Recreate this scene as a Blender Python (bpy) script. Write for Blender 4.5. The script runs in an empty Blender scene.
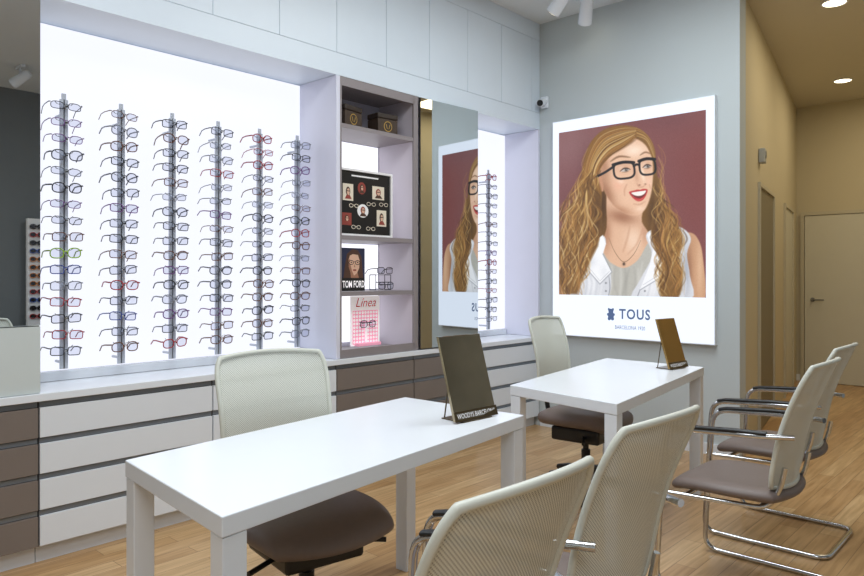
import bpy, bmesh, math, random
import numpy as np
from mathutils import Vector, Matrix
random.seed(7)
SC = bpy.context.scene
COL = SC.collection
try:
    SC.view_settings.view_transform = 'Standard'
except Exception:
    pass
# ------------------------------------------------------------ camera model
FPX = 704.0
TH = math.radians(42.4)
S_, C_ = math.sin(TH), math.cos(TH)
HY = 275.0
CAMZ = 1.3
cam = bpy.data.cameras.new("camera"); camo = bpy.data.objects.new("camera", cam); COL.objects.link(camo)
camo.location = (0, 0, CAMZ); camo.rotation_euler = (math.radians(90), 0, TH)
cam.sensor_width = 36; cam.lens = FPX/864*36; cam.shift_y = -(288-HY)/864; cam.clip_start = 0.05
SC.camera = camo

def lin(c):
    c = c/255.0
    return c/12.92 if c <= 0.04045 else ((c+0.055)/1.055)**2.4
def rgb(t): return (lin(t[0]), lin(t[1]), lin(t[2]), 1)

MATS = {}
def mat(name, col, rough=0.5, metal=0.0, emit=0.0, var=0.04, scale=8.0, bump=0.0, spec=None):
    if name in MATS: return MATS[name]
    m = bpy.data.materials.new(name); m.use_nodes = True
    nt = m.node_tree; b = nt.nodes["Principled BSDF"]
    tc = nt.nodes.new("ShaderNodeTexCoord"); nz = nt.nodes.new("ShaderNodeTexNoise")
    nz.inputs["Scale"].default_value = scale; nz.inputs["Detail"].default_value = 3
    nt.links.new(tc.outputs["Object"], nz.inputs["Vector"])
    mx = nt.nodes.new("ShaderNodeMix"); mx.data_type = 'RGBA'
    c = rgb(col)
    mx.inputs[6].default_value = tuple(min(1, v*(1-var)) for v in c[:3])+(1,)
    mx.inputs[7].default_value = tuple(min(1, v*(1+var)) for v in c[:3])+(1,)
    nt.links.new(nz.outputs["Fac"], mx.inputs[0])
    nt.links.new(mx.outputs[2], b.inputs["Base Color"])
    b.inputs["Roughness"].default_value = rough; b.inputs["Metallic"].default_value = metal
    if spec is not None: b.inputs["Specular IOR Level"].default_value = spec
    if emit > 0:
        nt.links.new(mx.outputs[2], b.inputs["Emission Color"]); b.inputs["Emission Strength"].default_value = emit
    if bump > 0:
        bp = nt.nodes.new("ShaderNodeBump"); bp.inputs["Strength"].default_value = bump; bp.inputs["Distance"].default_value = 0.002
        nt.links.new(nz.outputs["Fac"], bp.inputs["Height"]); nt.links.new(bp.outputs[0], b.inputs["Normal"])
    MATS[name] = m
    return m

def print_mat(name, col, e=0.9, var=0.05, scale=6):
    """backlit print: mostly emission"""
    if name in MATS: return MATS[name]
    m = mat(name, col, 0.4, 0, 0, var, scale)
    nt = m.node_tree; b = nt.nodes["Principled BSDF"]
    src = b.inputs["Base Color"].links[0].from_socket
    nt.links.new(src, b.inputs["Emission Color"]); b.inputs["Emission Strength"].default_value = e
    nt.links.remove(b.inputs["Base Color"].links[0]); b.inputs["Base Color"].default_value = (0.02, 0.02, 0.02, 1)
    return m

# ------------------------------------------------------------ mesh builder
class MB:
    def __init__(s): s.v = []; s.f = []; s.m = []; s.mats = []; s.smooth = []
    def mi(s, m):
        if m not in s.mats: s.mats.append(m)
        return s.mats.index(m)
    def add(s, vs, fs, m, smooth=False):
        o = len(s.v); k = s.mi(m)
        s.v += [tuple(v) for v in vs]
        for f in fs:
            s.f.append([i+o for i in f]); s.m.append(k); s.smooth.append(smooth)
    def box(s, lo, hi, m):
        x0, y0, z0 = lo; x1, y1, z1 = hi
        vs = [(x0,y0,z0),(x1,y0,z0),(x1,y1,z0),(x0,y1,z0),(x0,y0,z1),(x1,y0,z1),(x1,y1,z1),(x0,y1,z1)]
        s.add(vs, [(0,3,2,1),(4,5,6,7),(0,1,5,4),(1,2,6,5),(2,3,7,6),(3,0,4,7)], m)
    def rbox(s, lo, hi, m, r=0.004, seg=2, smooth=False):
        bm = bmesh.new()
        x0, y0, z0 = lo; x1, y1, z1 = hi
        bmesh.ops.create_cube(bm, size=1)
        for v in bm.verts:
            v.co = Vector(((x0+x1)/2+v.co.x*(x1-x0), (y0+y1)/2+v.co.y*(y1-y0), (z0+z1)/2+v.co.z*(z1-z0)))
        bmesh.ops.bevel(bm, geom=list(bm.edges), offset=r, segments=seg, affect='EDGES', profile=0.5)
        bm.verts.index_update()
        s.add([v.co[:] for v in bm.verts], [[v.index for v in f.verts] for f in bm.faces], m, smooth); bm.free()
    def prism(s, quad, z0, z1, m, r=0.004):
        bm = bmesh.new()
        b = [bm.verts.new((p[0], p[1], z0)) for p in quad]; t = [bm.verts.new((p[0], p[1], z1)) for p in quad]
        n = len(quad)
        bm.faces.new(b[::-1]); bm.faces.new(t)
        for i in range(n): bm.faces.new((b[i], b[(i+1) % n], t[(i+1) % n], t[i]))
        bmesh.ops.recalc_face_normals(bm, faces=bm.faces)
        if r > 0: bmesh.ops.bevel(bm, geom=list(bm.edges), offset=r, segments=2, affect='EDGES', profile=0.5)
        bm.verts.index_update()
        s.add([v.co[:] for v in bm.verts], [[v.index for v in f.verts] for f in bm.faces], m); bm.free()
    def cyl(s, p0, p1, r, m, n=16, r2=None, cap=True):
        s.sweep([p0, p1], r, m, n, r2=r2, cap=cap)
    def sweep(s, pts, r, m, n=8, closed=False, r2=None, cap=True, sx=1.0):
        P = [Vector(p) for p in pts]; N = len(P)
        T = []
        for i in range(N):
            if closed: t = (P[(i+1) % N]-P[i-1])
            elif i == 0: t = P[1]-P[0]
            elif i == N-1: t = P[-1]-P[-2]
            else: t = (P[i+1]-P[i]).normalized()+(P[i]-P[i-1]).normalized()
            T.append(t.normalized())
        up = Vector((0, 0, 1)) if abs(T[0].z) < 0.9 else Vector((1, 0, 0))
        a = (up-T[0]*up.dot(T[0])).normalized()
        vs = []
        for i in range(N):
            a = (a-T[i]*a.dot(T[i]))
            a = a.normalized() if a.length > 1e-6 else T[i].orthogonal().normalized()
            b = T[i].cross(a)
            rr = r if r2 is None else r+(r2-r)*i/(N-1)
            for k in range(n):
                an = 2*math.pi*k/n
                vs.append(P[i]+a*math.cos(an)*rr*sx+b*math.sin(an)*rr)
        fs = []
        for i in range(N if closed else N-1):
            j = (i+1) % N
            for k in range(n):
                l = (k+1) % n
                fs.append((i*n+k, i*n+l, j*n+l, j*n+k))
        s.add(vs, fs, m, True)
        if cap and not closed:
            s.add(vs[:n], [tuple(range(n))[::-1]], m); s.add(vs[-n:], [tuple(range(n))], m)
    def obj(s, name, parent=None, loc=None):
        me = bpy.data.meshes.new(name); me.from_pydata(s.v, [], s.f)
        for m in s.mats: me.materials.append(m)
        me.polygons.foreach_set("material_index", s.m); me.polygons.foreach_set("use_smooth", s.smooth); me.update()
        o = bpy.data.objects.new(name, me); COL.objects.link(o)
        if parent: o.parent = parent
        if loc: o.location = loc
        return o

def fillet(pts, rad, seg=5):
    P = [Vector(p) for p in pts]; out = [P[0]]
    for i in range(1, len(P)-1):
        a = (P[i-1]-P[i]); b = (P[i+1]-P[i]); r = min(rad, a.length*0.49, b.length*0.49)
        A = P[i]+a.normalized()*r; B = P[i]+b.normalized()*r
        for k in range(seg+1):
            t = k/seg; out.append(A*(1-t)**2+P[i]*2*t*(1-t)+B*t*t)
    out.append(P[-1]); return out

def thing(o, label, cat, group=None):
    o["label"] = label; o["category"] = cat
    if group: o["group"] = group
    return o
def root(name, loc, rz=0, label="", cat="", group=None):
    e = bpy.data.objects.new(name, None); e.empty_display_size = 0.1; COL.objects.link(e)
    e.location = loc; e.rotation_euler = (0, 0, rz)
    return thing(e, label, cat, group)
def struct(o): o["kind"] = "structure"; return o
def copy_thing(r, loc, rz, label=None):
    def cp(o, par):
        c = o.copy(); COL.objects.link(c)
        if par is not None: c.parent = par
        for k in list(o.children): cp(k, c)
        return c
    n = cp(r, None); n.location = loc; n.rotation_euler = (0, 0, rz)
    if label: n["label"] = label
    return n
def text_mb(mb, s, size, m, M, align='CENTER', bold=0.0, width=None, space=1.0, shear=0.0):
    cu = bpy.data.curves.new("t", 'FONT'); cu.body = s; cu.size = size; cu.align_x = align; cu.align_y = 'CENTER'; cu.offset = bold
    cu.resolution_u = 3; cu.space_character = space; cu.shear = shear
    o = bpy.data.objects.new("t", cu); COL.objects.link(o)
    bpy.context.view_layer.update()
    me = bpy.data.meshes.new_from_object(o.evaluated_get(bpy.context.evaluated_depsgraph_get()))
    sx = 1.0; cx = 0
    xs = [v.co.x for v in me.vertices]
    if width and xs:
        sx = width/(max(xs)-min(xs)); cx = (max(xs)+min(xs))/2
    mb.add([M @ Vector(((v.co.x-cx)*sx, v.co.y, 0)) for v in me.vertices], [list(p.vertices) for p in me.polygons], m)
    bpy.data.objects.remove(o); bpy.data.curves.remove(cu); bpy.data.meshes.remove(me)

# ------------------------------------------------------------ materials
M_wall = mat("wall_paint", (194, 202, 205), 0.8, var=0.02, scale=3)
M_corr = mat("corridor_paint", (200, 191, 166), 0.85, var=0.02, scale=3)
M_corrceil = mat("corridor_ceiling_paint", (206, 200, 184), 0.9, var=0.01)
M_ceil = mat("ceiling_paint", (226, 231, 234), 0.9, var=0.01)
M_panel = mat("lacquer_panel", (222, 233, 244), 0.35, var=0.015)
M_lilac = mat("lilac_laminate", (222, 223, 238), 0.4, var=0.02)
M_white = mat("white_laminate", (231, 236, 243), 0.25, var=0.015)
M_drawer = mat("white_drawer_front", (226, 231, 238), 0.35, var=0.015)
M_taupe = mat("taupe_drawer_front", (122, 112, 106), 0.4, var=0.04)
M_shelf = mat("taupe_shelf_laminate", (142, 134, 136), 0.45, var=0.04)
M_inner = mat("pale_lilac_interior", (208, 200, 210), 0.45, var=0.03)
M_gapm = mat("grey_channel", (130, 138, 148), 0.35, 0.5)
M_seam = mat("panel_seam", (190, 198, 208), 0.6)
M_dark = mat("dark_carcass", (70, 66, 66), 0.6)
M_grey = mat("dark_grey_wall", (116, 120, 122), 0.8, var=0.03)
M_chrome = mat("chrome", (205, 207, 210), 0.12, 1.0, var=0.01)
M_steel = mat("brushed_steel", (150, 153, 160), 0.32, 1.0, var=0.05, scale=40)
M_rod = mat("satin_aluminium", (186, 192, 204), 0.4, 0.1, var=0.12, scale=40)
M_black = mat("black_plastic", (22, 22, 24), 0.4)
M_seat = mat("taupe_leather", (116, 103, 98), 0.5, var=0.06, scale=60, bump=0.2)
M_rim = mat("cream_plastic", (206, 208, 198), 0.45, var=0.02)
M_mirror = mat("mirror_glass", (212, 217, 219), 0.01, 1.0, var=0.0)
M_brass = mat("bronze_brass", (178, 146, 92), 0.22, 0.95, var=0.2, scale=6)
M_silver = mat("polished_bronze_plate", (170, 156, 132), 0.12, 1.0, var=0.45, scale=4)
M_bronze = mat("dark_bronze", (96, 82, 60), 0.3, 0.8, var=0.1, scale=5)
M_glow = print_mat("backlit_acrylic", (238, 241, 255), 1.10, 0.03, 1.5)
M_glow2 = print_mat("backlit_shelf_acrylic", (246, 246, 255), 1.35, 0.01, 2)
M_lampe = print_mat("lamp_lens", (255, 240, 205), 5.0, 0.0)
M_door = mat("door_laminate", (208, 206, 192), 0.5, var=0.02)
M_doordark = mat("shaded_door_laminate", (128, 120, 100), 0.5, var=0.03)  # door colour darkened to stand in for the shade of a recess
M_doorframe = mat("door_casing", (192, 186, 166), 0.5)
M_pale = mat("pale_glass_panel", (204, 212, 212), 0.2, var=0.02)

# oak floor
mf = bpy.data.materials.new("oak_planks"); mf.use_nodes = True
nt = mf.node_tree; b = nt.nodes["Principled BSDF"]
tc = nt.nodes.new("ShaderNodeTexCoord"); sep = nt.nodes.new("ShaderNodeSeparateXYZ"); cmb = nt.nodes.new("ShaderNodeCombineXYZ")
nt.links.new(tc.outputs["Object"], sep.inputs[0]); nt.links.new(sep.outputs["Y"], cmb.inputs["X"]); nt.links.new(sep.outputs["X"], cmb.inputs["Y"])
br = nt.nodes.new("ShaderNodeTexBrick"); nt.links.new(cmb.outputs[0], br.inputs["Vector"])
br.inputs["Scale"].default_value = 1.0; br.inputs["Brick Width"].default_value = 0.85; br.inputs["Row Height"].default_value = 0.095
br.inputs["Mortar Size"].default_value = 0.0012; br.inputs["Color1"].default_value = rgb((216, 182, 136)); br.inputs["Color2"].default_value = rgb((190, 150, 104))
br.inputs["Mortar"].default_value = rgb((128, 94, 62)); br.offset = 0.37
mp = nt.nodes.new("ShaderNodeMapping"); mp.inputs["Scale"].default_value = (3, 45, 1); nt.links.new(cmb.outputs[0], mp.inputs[0])
nz = nt.nodes.new("ShaderNodeTexNoise"); nz.inputs["Scale"].default_value = 1.0; nz.inputs["Detail"].default_value = 5; nz.inputs["Distortion"].default_value = 0.6
nt.links.new(mp.outputs[0], nz.inputs["Vector"])
mx = nt.nodes.new("ShaderNodeMix"); mx.data_type = 'RGBA'; mx.blend_type = 'MULTIPLY'; mx.inputs[0].default_value = 0.8
rp = nt.nodes.new("ShaderNodeValToRGB"); rp.color_ramp.elements[0].position = 0.3; rp.color_ramp.elements[0].color = (0.62, 0.55, 0.45, 1); rp.color_ramp.elements[1].position = 0.65; rp.color_ramp.elements[1].color = (1, 1, 1, 1)
nt.links.new(nz.outputs["Fac"], rp.inputs[0]); nt.links.new(br.outputs["Color"], mx.inputs[6]); nt.links.new(rp.outputs[0], mx.inputs[7])
nt.links.new(mx.outputs[2], b.inputs["Base Color"]); b.inputs["Roughness"].default_value = 0.33

# mesh fabric
def mesh_fabric(name, ca, cb):
    m = bpy.data.materials.new(name); m.use_nodes = True; nt = m.node_tree; b = nt.nodes["Principled BSDF"]
    tc = nt.nodes.new("ShaderNodeTexCoord"); sp = nt.nodes.new("ShaderNodeSeparateXYZ"); nt.links.new(tc.outputs["Object"], sp.inputs[0])
    outs = []
    for ax in ("Y", "Z"):
        mu = nt.nodes.new("ShaderNodeMath"); mu.operation = 'MULTIPLY'; mu.inputs[1].default_value = 2*math.pi/0.0075
        si = nt.nodes.new("ShaderNodeMath"); si.operation = 'SINE'
        nt.links.new(sp.outputs[ax], mu.inputs[0]); nt.links.new(mu.outputs[0], si.inputs[0]); outs.append(si)
    mm = nt.nodes.new("ShaderNodeMath"); mm.operation = 'MULTIPLY'; nt.links.new(outs[0].outputs[0], mm.inputs[0]); nt.links.new(outs[1].outputs[0], mm.inputs[1])
    gt = nt.nodes.new("ShaderNodeMapRange"); gt.inputs[1].default_value = 0.1; gt.inputs[2].default_value = 0.6; nt.links.new(mm.outputs[0], gt.inputs[0])
    mx = nt.nodes.new("ShaderNodeMix"); mx.data_type = 'RGBA'; mx.inputs[6].default_value = rgb(ca); mx.inputs[7].default_value = rgb(cb)
    nt.links.new(gt.outputs[0], mx.inputs[0]); nt.links.new(mx.outputs[2], b.inputs["Base Color"]); b.inputs["Roughness"].default_value = 0.7
    al = nt.nodes.new("ShaderNodeMapRange"); al.inputs[3].default_value = 0.99; al.inputs[4].default_value = 0.72; nt.links.new(gt.outputs[0], al.inputs[0])
    nt.links.new(al.outputs[0], b.inputs["Alpha"])
    return m
M_mesh = mesh_fabric("mesh_fabric", (218, 220, 210), (140, 142, 132))

# lens glass
M_lens = bpy.data.materials.new("clear_lens"); M_lens.use_nodes = True
nt = M_lens.node_tree; nt.nodes.clear()
o_ = nt.nodes.new("ShaderNodeOutputMaterial"); t_ = nt.nodes.new("ShaderNodeBsdfTransparent"); t_.inputs[0].default_value = (0.80, 0.82, 0.90, 1)
g_ = nt.nodes.new("ShaderNodeBsdfGlossy"); g_.inputs["Roughness"].default_value = 0.03; x_ = nt.nodes.new("ShaderNodeMixShader"); x_.inputs[0].default_value = 0.08
nt.links.new(t_.outputs[0], x_.inputs[1]); nt.links.new(g_.outputs[0], x_.inputs[2]); nt.links.new(x_.outputs[0], o_.inputs[0])

# ------------------------------------------------------------ room shell
XF = -3.42   # front plane of the furniture wall
YB = 5.13    # poster wall
CH = 3.47
def sbox(name, lo, hi, m):
    mb = MB(); mb.box(lo, hi, m); return struct(mb.obj(name))
mb = MB(); mb.box((-4.2, -2.7, -0.1), (2.5, 9.9, 0), mf); struct(mb.obj("floor"))
sbox("ceiling", (-3.95, -2.6, CH), (2.4, 5.25, CH+0.1), M_ceil)
sbox("ceiling_corridor", (-3.0, 5.251, 3.36), (-0.3, 9.7, 3.45), M_corrceil)
sbox("wall_left", (-3.95, -2.6, 0), (-3.82, 5.13, CH), M_panel)
sbox("wall_back", (-3.95, YB, 0), (-1.745, YB+0.12, CH), M_wall)
sbox("wall_right", (2.3, -2.6, 0), (2.4, 5.13, CH), M_grey)
sbox("wall_front", (-3.95, -2.7, 0), (2.4, -2.6, CH), M_wall)
sbox("wall_corridor_front", (-0.4, YB, 0), (2.4, YB+0.12, CH), M_wall)
sbox("wall_corridor_right", (-0.4, YB+0.12, 0), (-0.3, 9.6, 3.36), M_corr)
sbox("wall_corridor_end", (-3.0, 9.46, 0), (-0.3, 9.6, 3.36), M_corr)
sbox("wall_soffit", (-3.82, -2.6, 2.57), (XF-0.006, YB, CH), M_seam)
tn = 1
def trim(lo, hi, m):
    global tn
    o = sbox("trim_%d" % tn, lo, hi, m); tn += 1; return o
trim((XF-0.006, -2.6, 2.57), (XF, YB-0.002, 2.697), M_panel)
trim((XF-0.006, -2.6, 3.325), (XF, YB-0.002, CH-0.001), M_panel)
trim((-3.82, -2.6, 2.558), (XF, YB-0.002, 2.57), M_panel)
y = -0.58
while y < YB-0.05:
    y1 = min(y+0.43, YB); trim((XF-0.006, y+0.0015, 2.7), (XF, y1-0.0025, 3.322), M_panel); y += 0.43
P1 = Vector((-1.745, YB)); P2 = Vector((-2.54, 9.46)); U = (P2-P1).normalized(); N = Vector((U.y, -U.x))
def oblique(name, t0, t1, z0, z1, d0, d1, m):
    q = [P1+U*t0+N*d0, P1+U*t1+N*d0, P1+U*t1+N*d1, P1+U*t0+N*d1]
    mb = MB(); mb.prism(q, z0, z1, m, 0); return mb.obj(name)
L = (P2-P1).length
struct(oblique("wall_corridor_left", 0.123, L, 0, 3.36+0.1, -0.12, 0, M_corr))
dn = 1
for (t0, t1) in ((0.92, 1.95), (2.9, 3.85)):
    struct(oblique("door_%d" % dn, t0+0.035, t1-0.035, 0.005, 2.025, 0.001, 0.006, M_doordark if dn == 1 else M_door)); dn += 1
    for (a, c, z0, z1) in ((t0, t0+0.035, 0, 2.06), (t1-0.035, t1, 0, 2.06), (t0+0.035, t1-0.035, 2.025, 2.06)):
        struct(oblique("trim_%d" % tn, a, c, z0, z1, 0.0, 0.022, M_doorframe)); tn += 1
mb = MB(); mb.rbox((-2.44, 9.43, 0.005), (-1.62, 9.458, 2.02), M_door, 0.003)
d3 = struct(mb.obj("door_3"))
for lo, hi in (((-2.485, 9.42, 0), (-2.445, 9.46, 2.065)), ((-1.615, 9.42, 0), (-1.575, 9.46, 2.065)), ((-2.445, 9.42, 2.025), (-1.615, 9.46, 2.065))):
    trim(lo, hi, M_doorframe)
mb = MB(); mb.cyl((-2.35, 9.43, 1.0), (-2.35, 9.38, 1.0), 0.012, M_steel); mb.cyl((-2.35, 9.385, 1.0), (-2.22, 9.385, 1.0), 0.009, M_steel)
mb.cyl((-2.35, 9.43, 1.0), (-2.35, 9.422, 1.0), 0.026, M_steel); mb.obj("door_handle", d3)
sbox("baseboard_back", (-3.41, YB-0.014, 0), (-1.75, YB, 0.08), M_white)
sbox("baseboard_corridor_end", (-3.0, 9.446, 0), (-2.49, 9.46, 0.08), M_white)

# ------------------------------------------------------------ light boxes / niches
def light_panel(y0, y1, label):
    r = root("light_panel", (-3.79, (y0+y1)/2, 0.772), 0, label, "light panel"); h = (y1-y0)/2
    mb = MB(); mb.box((0.0, -h+0.01, 0.05), (0.025, h-0.01, 1.772), M_glow); mb.obj("diffuser", r)
    mb = MB(); mb.box((-0.025, -h, 0.0), (0.034, h, 0.046), M_white); mb.box((-0.025, -h, 0.05), (-0.002, h, 1.772), M_white); mb.obj("housing", r)
light_panel(1.16, 2.845, "large backlit white display panel behind eyeglass rods")
light_panel(4.27, 5.10, "narrow backlit white display panel beside the mirror door")
sbox("trim_%d" % tn, (-3.82, 5.105, 0.772), (XF, YB-0.001, 2.556), M_lilac); tn += 1

mb = MB(); mb.rbox((-3.815, -1.4, 0.735), (XF+0.015, YB-0.004, 0.77), M_white, 0.003)
thing(mb.obj("worktop"), "long pale laminate worktop over the drawer cabinets", "worktop")
def drawer_cab(y0, y1, m, label):
    r = root("drawer_cabinet", (-3.62, (y0+y1)/2, 0), 0, label, "drawer cabinet", "drawer cabinets under the worktop"); h = (y1-y0)/2-0.002
    mb = MB(); mb.box((-0.19, -h, 0.08), (0.182, h, 0.733), M_dark); mb.obj("body", r)
    mb = MB(); mb.box((-0.19, -h, 0.0), (0.15, h, 0.079), M_drawer); mb.obj("plinth", r)
    for i in range(4):
        z0 = 0.085+i*0.162
        mb = MB(); mb.rbox((0.183, -h+0.002, z0), (0.2, h-0.002, z0+0.134), m, 0.0015); d = mb.obj("drawer", r)
        mb = MB(); mb.box((0.183, -h+0.002, z0+0.137), (0.19, h-0.002, z0+0.158), M_gapm); hd = mb.obj("handle", d); hd["label"] = "grey recessed grip rail"
W_ = "white-fronted four-drawer cabinet with grey grip rails"; T_ = "taupe-fronted four-drawer cabinet with grey grip rails"
drawer_cab(0.28, 1.14, M_taupe, T_); drawer_cab(-0.58, 0.28, M_taupe, T_)
drawer_cab(1.14, 2.0, M_drawer, W_); drawer_cab(2.0, 2.86, M_drawer, W_)
drawer_cab(2.86, 3.56, M_taupe, T_); drawer_cab(3.56, 4.26, M_taupe, T_); drawer_cab(4.26, 5.12, M_drawer, W_)

r = root("mirror_cabinet", (-3.62, 0.3, 0.772), 0, "tall wall cabinet with mirror front and pale lower panel", "mirror cabinet")
mb = MB(); mb.box((-0.19, -0.85, 0), (0.185, 0.845, 1.78), M_grey); mb.obj("body", r)
mb = MB(); mb.box((0.187, -0.85, 0.302), (0.2, 0.845, 1.78), M_mirror); mb.obj("mirror", r)
mb = MB(); mb.box((0.187, -0.85, 0.0), (0.2, 0.845, 0.298), M_pale); mb.obj("lower_panel", r)

SY0, SY1 = 2.855, 4.26
r = root("shelf_cabinet", (-3.62, 3.557, 0.772), 0, "tall open shelf cabinet with lilac side and mirror door", "cabinet")
def loc_(lo, hi): return ((lo[0]+3.62, lo[1]-3.557, lo[2]-0.772), (hi[0]+3.62, hi[1]-3.557, hi[2]-0.772))
def part(name, boxes, m, lab=None):
    mb = MB()
    for lo, hi in boxes:
        a, c = loc_(lo, hi); mb.box(a, c, m)
    o = mb.obj(name, r)
    if lab: o["label"] = lab
    return o
part("side_panel", [((-3.815, SY0, 0.772), (XF, SY0+0.03, 2.556))], M_lilac, "lilac laminate side panel")
part("side_panel", [((-3.815, SY1-0.03, 0.772), (XF-0.02, SY1, 2.556))], M_lilac)
part("partition", [((-3.78, 3.56, 0.80), (XF-0.016, 3.59, 2.53))], M_inner)
part("front_frame", [((XF-0.02, SY0+0.03, 0.772), (XF, SY0+0.045, 2.556)), ((XF-0.02, SY0+0.045, 2.5), (XF, 3.56, 2.556)), ((XF-0.02, SY0+0.045, 0.772), (XF, 3.56, 0.825)), ((XF-0.014, 3.555, 0.772), (XF, 3.60, 2.556))], M_shelf, "taupe front frame")
part("back_panel", [((-3.815, SY0+0.03, 0.772), (-3.785, SY1-0.03, 2.556))], M_lilac)
part("top_panel", [((-3.785, SY0+0.03, 2.53), (XF-0.02, SY1-0.03, 2.556))], M_shelf)
part("bottom_panel", [((-3.785, SY0+0.03, 0.772), (XF-0.02, SY1-0.03, 0.80))], M_shelf)
for z in (2.255, 1.545, 1.185):
    part("shelf", [((-3.775, SY0+0.032, z-0.02), (XF-0.005, 3.558, z+0.008))], M_shelf)
for z0, z1 in ((1.56, 2.23), (1.20, 1.52), (0.83, 1.16)):
    part("light_back", [((-3.784, SY0+0.04, z0), (-3.778, 3.55, z1))], M_glow2, "backlit shelf back")
mb = MB(); mb.box((-0.012, 0.0, 0.0), (0.006, 0.60, 1.772), M_mirror)
md = mb.obj("mirror_door", r, (XF+3.62+0.008, 3.612-3.557, 0.008)); md.rotation_euler = (0, 0, -math.radians(3.6)); md["label"] = "mirror door slightly ajar"

# ------------------------------------------------------------ eyeglasses
def glasses_mesh(mb, m, hw=0.027, hh=0.0195, r=0.0027, lens=True, pw=3.2, folded=False, m2=None):
    n = 18; K = 1.12; m2 = m2 or m
    for sy in (-1, 1):
        cy = sy*0.035; pts = []
        for k in range(n):
            t = 2*math.pi*k/n; c, s = math.cos(t), math.sin(t)
            pts.append(tuple(K*q for q in (-0.004*abs((cy+hw*c)/0.06)**2, cy+hw*math.copysign(abs(c)**(2/pw), c), hh*math.copysign(abs(s)**(2/pw), s)-(0.003 if s < 0 else 0)*abs(c))))
        mb.sweep(pts, r, m, 5, closed=True)
        if lens: mb.add(pts, [tuple(range(n))], M_lens)
        if folded:
            mb.sweep([(-0.003*K, sy*0.062*K, 0.011*K), (-0.012, sy*0.060*K, 0.010), (-0.014, -sy*0.04*K, 0.004)], r*0.95, m2, 5, sx=1.2)
        else:
            mb.sweep([(-0.003*K, sy*0.062*K, 0.011*K), (-0.008, sy*0.069*K, 0.012), (-0.06, sy*0.070*K, 0.010), (-0.095, sy*0.068*K, 0.004), (-0.122, sy*0.066*K, -0.022)], r*0.95, m2, 5, sx=1.5)
    mb.sweep([(0, -0.0085*K, 0.006), (0.002, 0, 0.009), (0, 0.0085*K, 0.006)], r*0.95, m, 5)
GC = [("black_acetate", (18, 18, 22)), ("charcoal_acetate", (66, 68, 78)), ("brown_acetate", (104, 62, 42)), ("red_acetate", (170, 34, 44)),
      ("blue_acetate", (50, 70, 150)), ("grey_metal_frame", (128, 132, 144)), ("purple_acetate", (110, 60, 130)), ("green_acetate", (150, 190, 40))]
GM = []
for i, (n_, c_) in enumerate(GC):
    m = mat(n_, c_, 0.25); m2 = mat("temple_"+n_, tuple(int(v*0.6+60) for v in c_), 0.3)
    for (hw, hh, rr, pw) in ((0.027, 0.0180, 0.0024, 3.6), (0.0265, 0.0155, 0.0019, 2.6), (0.0265, 0.021, 0.0029, 2.3)):
        mb = MB(); glasses_mesh(mb, m, hw, hh, rr, True, pw, m2=m2); o = mb.obj("tmp"); GM.append((i, o.data)); bpy.data.objects.remove(o)
mb = MB(); glasses_mesh(mb, MATS["charcoal_acetate"], 0.0265, 0.021, 0.0026, True, 2.3, folded=True); o = mb.obj("tmp"); GFOLD = o.data; bpy.data.objects.remove(o)
NMS = ["black", "charcoal", "brown", "red", "blue", "grey", "purple", "lime-green"]
def put_glasses(loc, rz, ci, sh, group, where, tilt=0.0, mesh=None, roll=0.0):
    o = bpy.data.objects.new("eyeglasses", mesh or GM[ci*3+sh][1]); COL.objects.link(o)
    o.location = loc; o.rotation_euler = (roll, tilt, rz)
    return thing(o, "%s eyeglasses with clear lenses %s" % (NMS[ci], where), "eyeglasses", group)
ROD_X = -3.665; NR = 16; DZ = 0.0795; ZB = 0.93
def rod(y, zt=2.19):
    r = root("display_rod", (ROD_X, y, 0.84), 0, "slim vertical silver eyeglass display rod with brackets", "display rod", "eyeglass display rods")
    mb = MB(); mb.box((-0.006, -0.018, 0.0), (0.006, -0.004, zt-0.84-0.03), M_rod); mb.box((-0.006, -0.004, 0.0), (0.002, 0.004, zt-0.84-0.03), M_steel); mb.box((-0.006, 0.004, 0.0), (0.006, 0.018, zt-0.84-0.03), M_rod)
    mb.prism([(-0.004, -0.010), (0.004, -0.010), (0.004, 0.010), (-0.004, 0.010)], zt-0.84-0.03, zt-0.84, M_rod, 0.001)
    for k in range(NR):
        z = ZB+k*DZ-0.84
        mb.box((0.006, -0.007, z-0.004), (0.036, 0.007, z+0.004), M_chrome)
        for s in (-1, 1): mb.sweep([(0.0, s*0.016, z+0.012), (0.0, s*0.034, z+0.016), (0.004, s*0.042, z+0.024)], 0.0025, M_chrome, 5)
    mb.obj("pole", r)
    for z in (0.03, 1.25):
        mb = MB(); mb.cyl((-0.0985, 0, z), (-0.006, 0, z), 0.007, M_rod, 12); mb.obj("wall_standoff", r)
    for k in range(NR):
        z = ZB+k*DZ
        ci = random.choices(range(7), (26, 20, 13, 9, 11, 18, 8))[0]
        if abs(y-1.333) < 0.01 and k == 6: ci = 7
        put_glasses((ROD_X+0.04, y+random.uniform(-0.006, 0.006), z+0.0), random.uniform(-0.10, 0.10), ci, random.randrange(3), "eyeglasses on the backlit display rods", "on a silver display rod", random.uniform(-0.08, 0.14), roll=random.uniform(-0.06, 0.06))
for i in range(6): rod(1.333+0.281*i)
rod(4.72)

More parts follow.
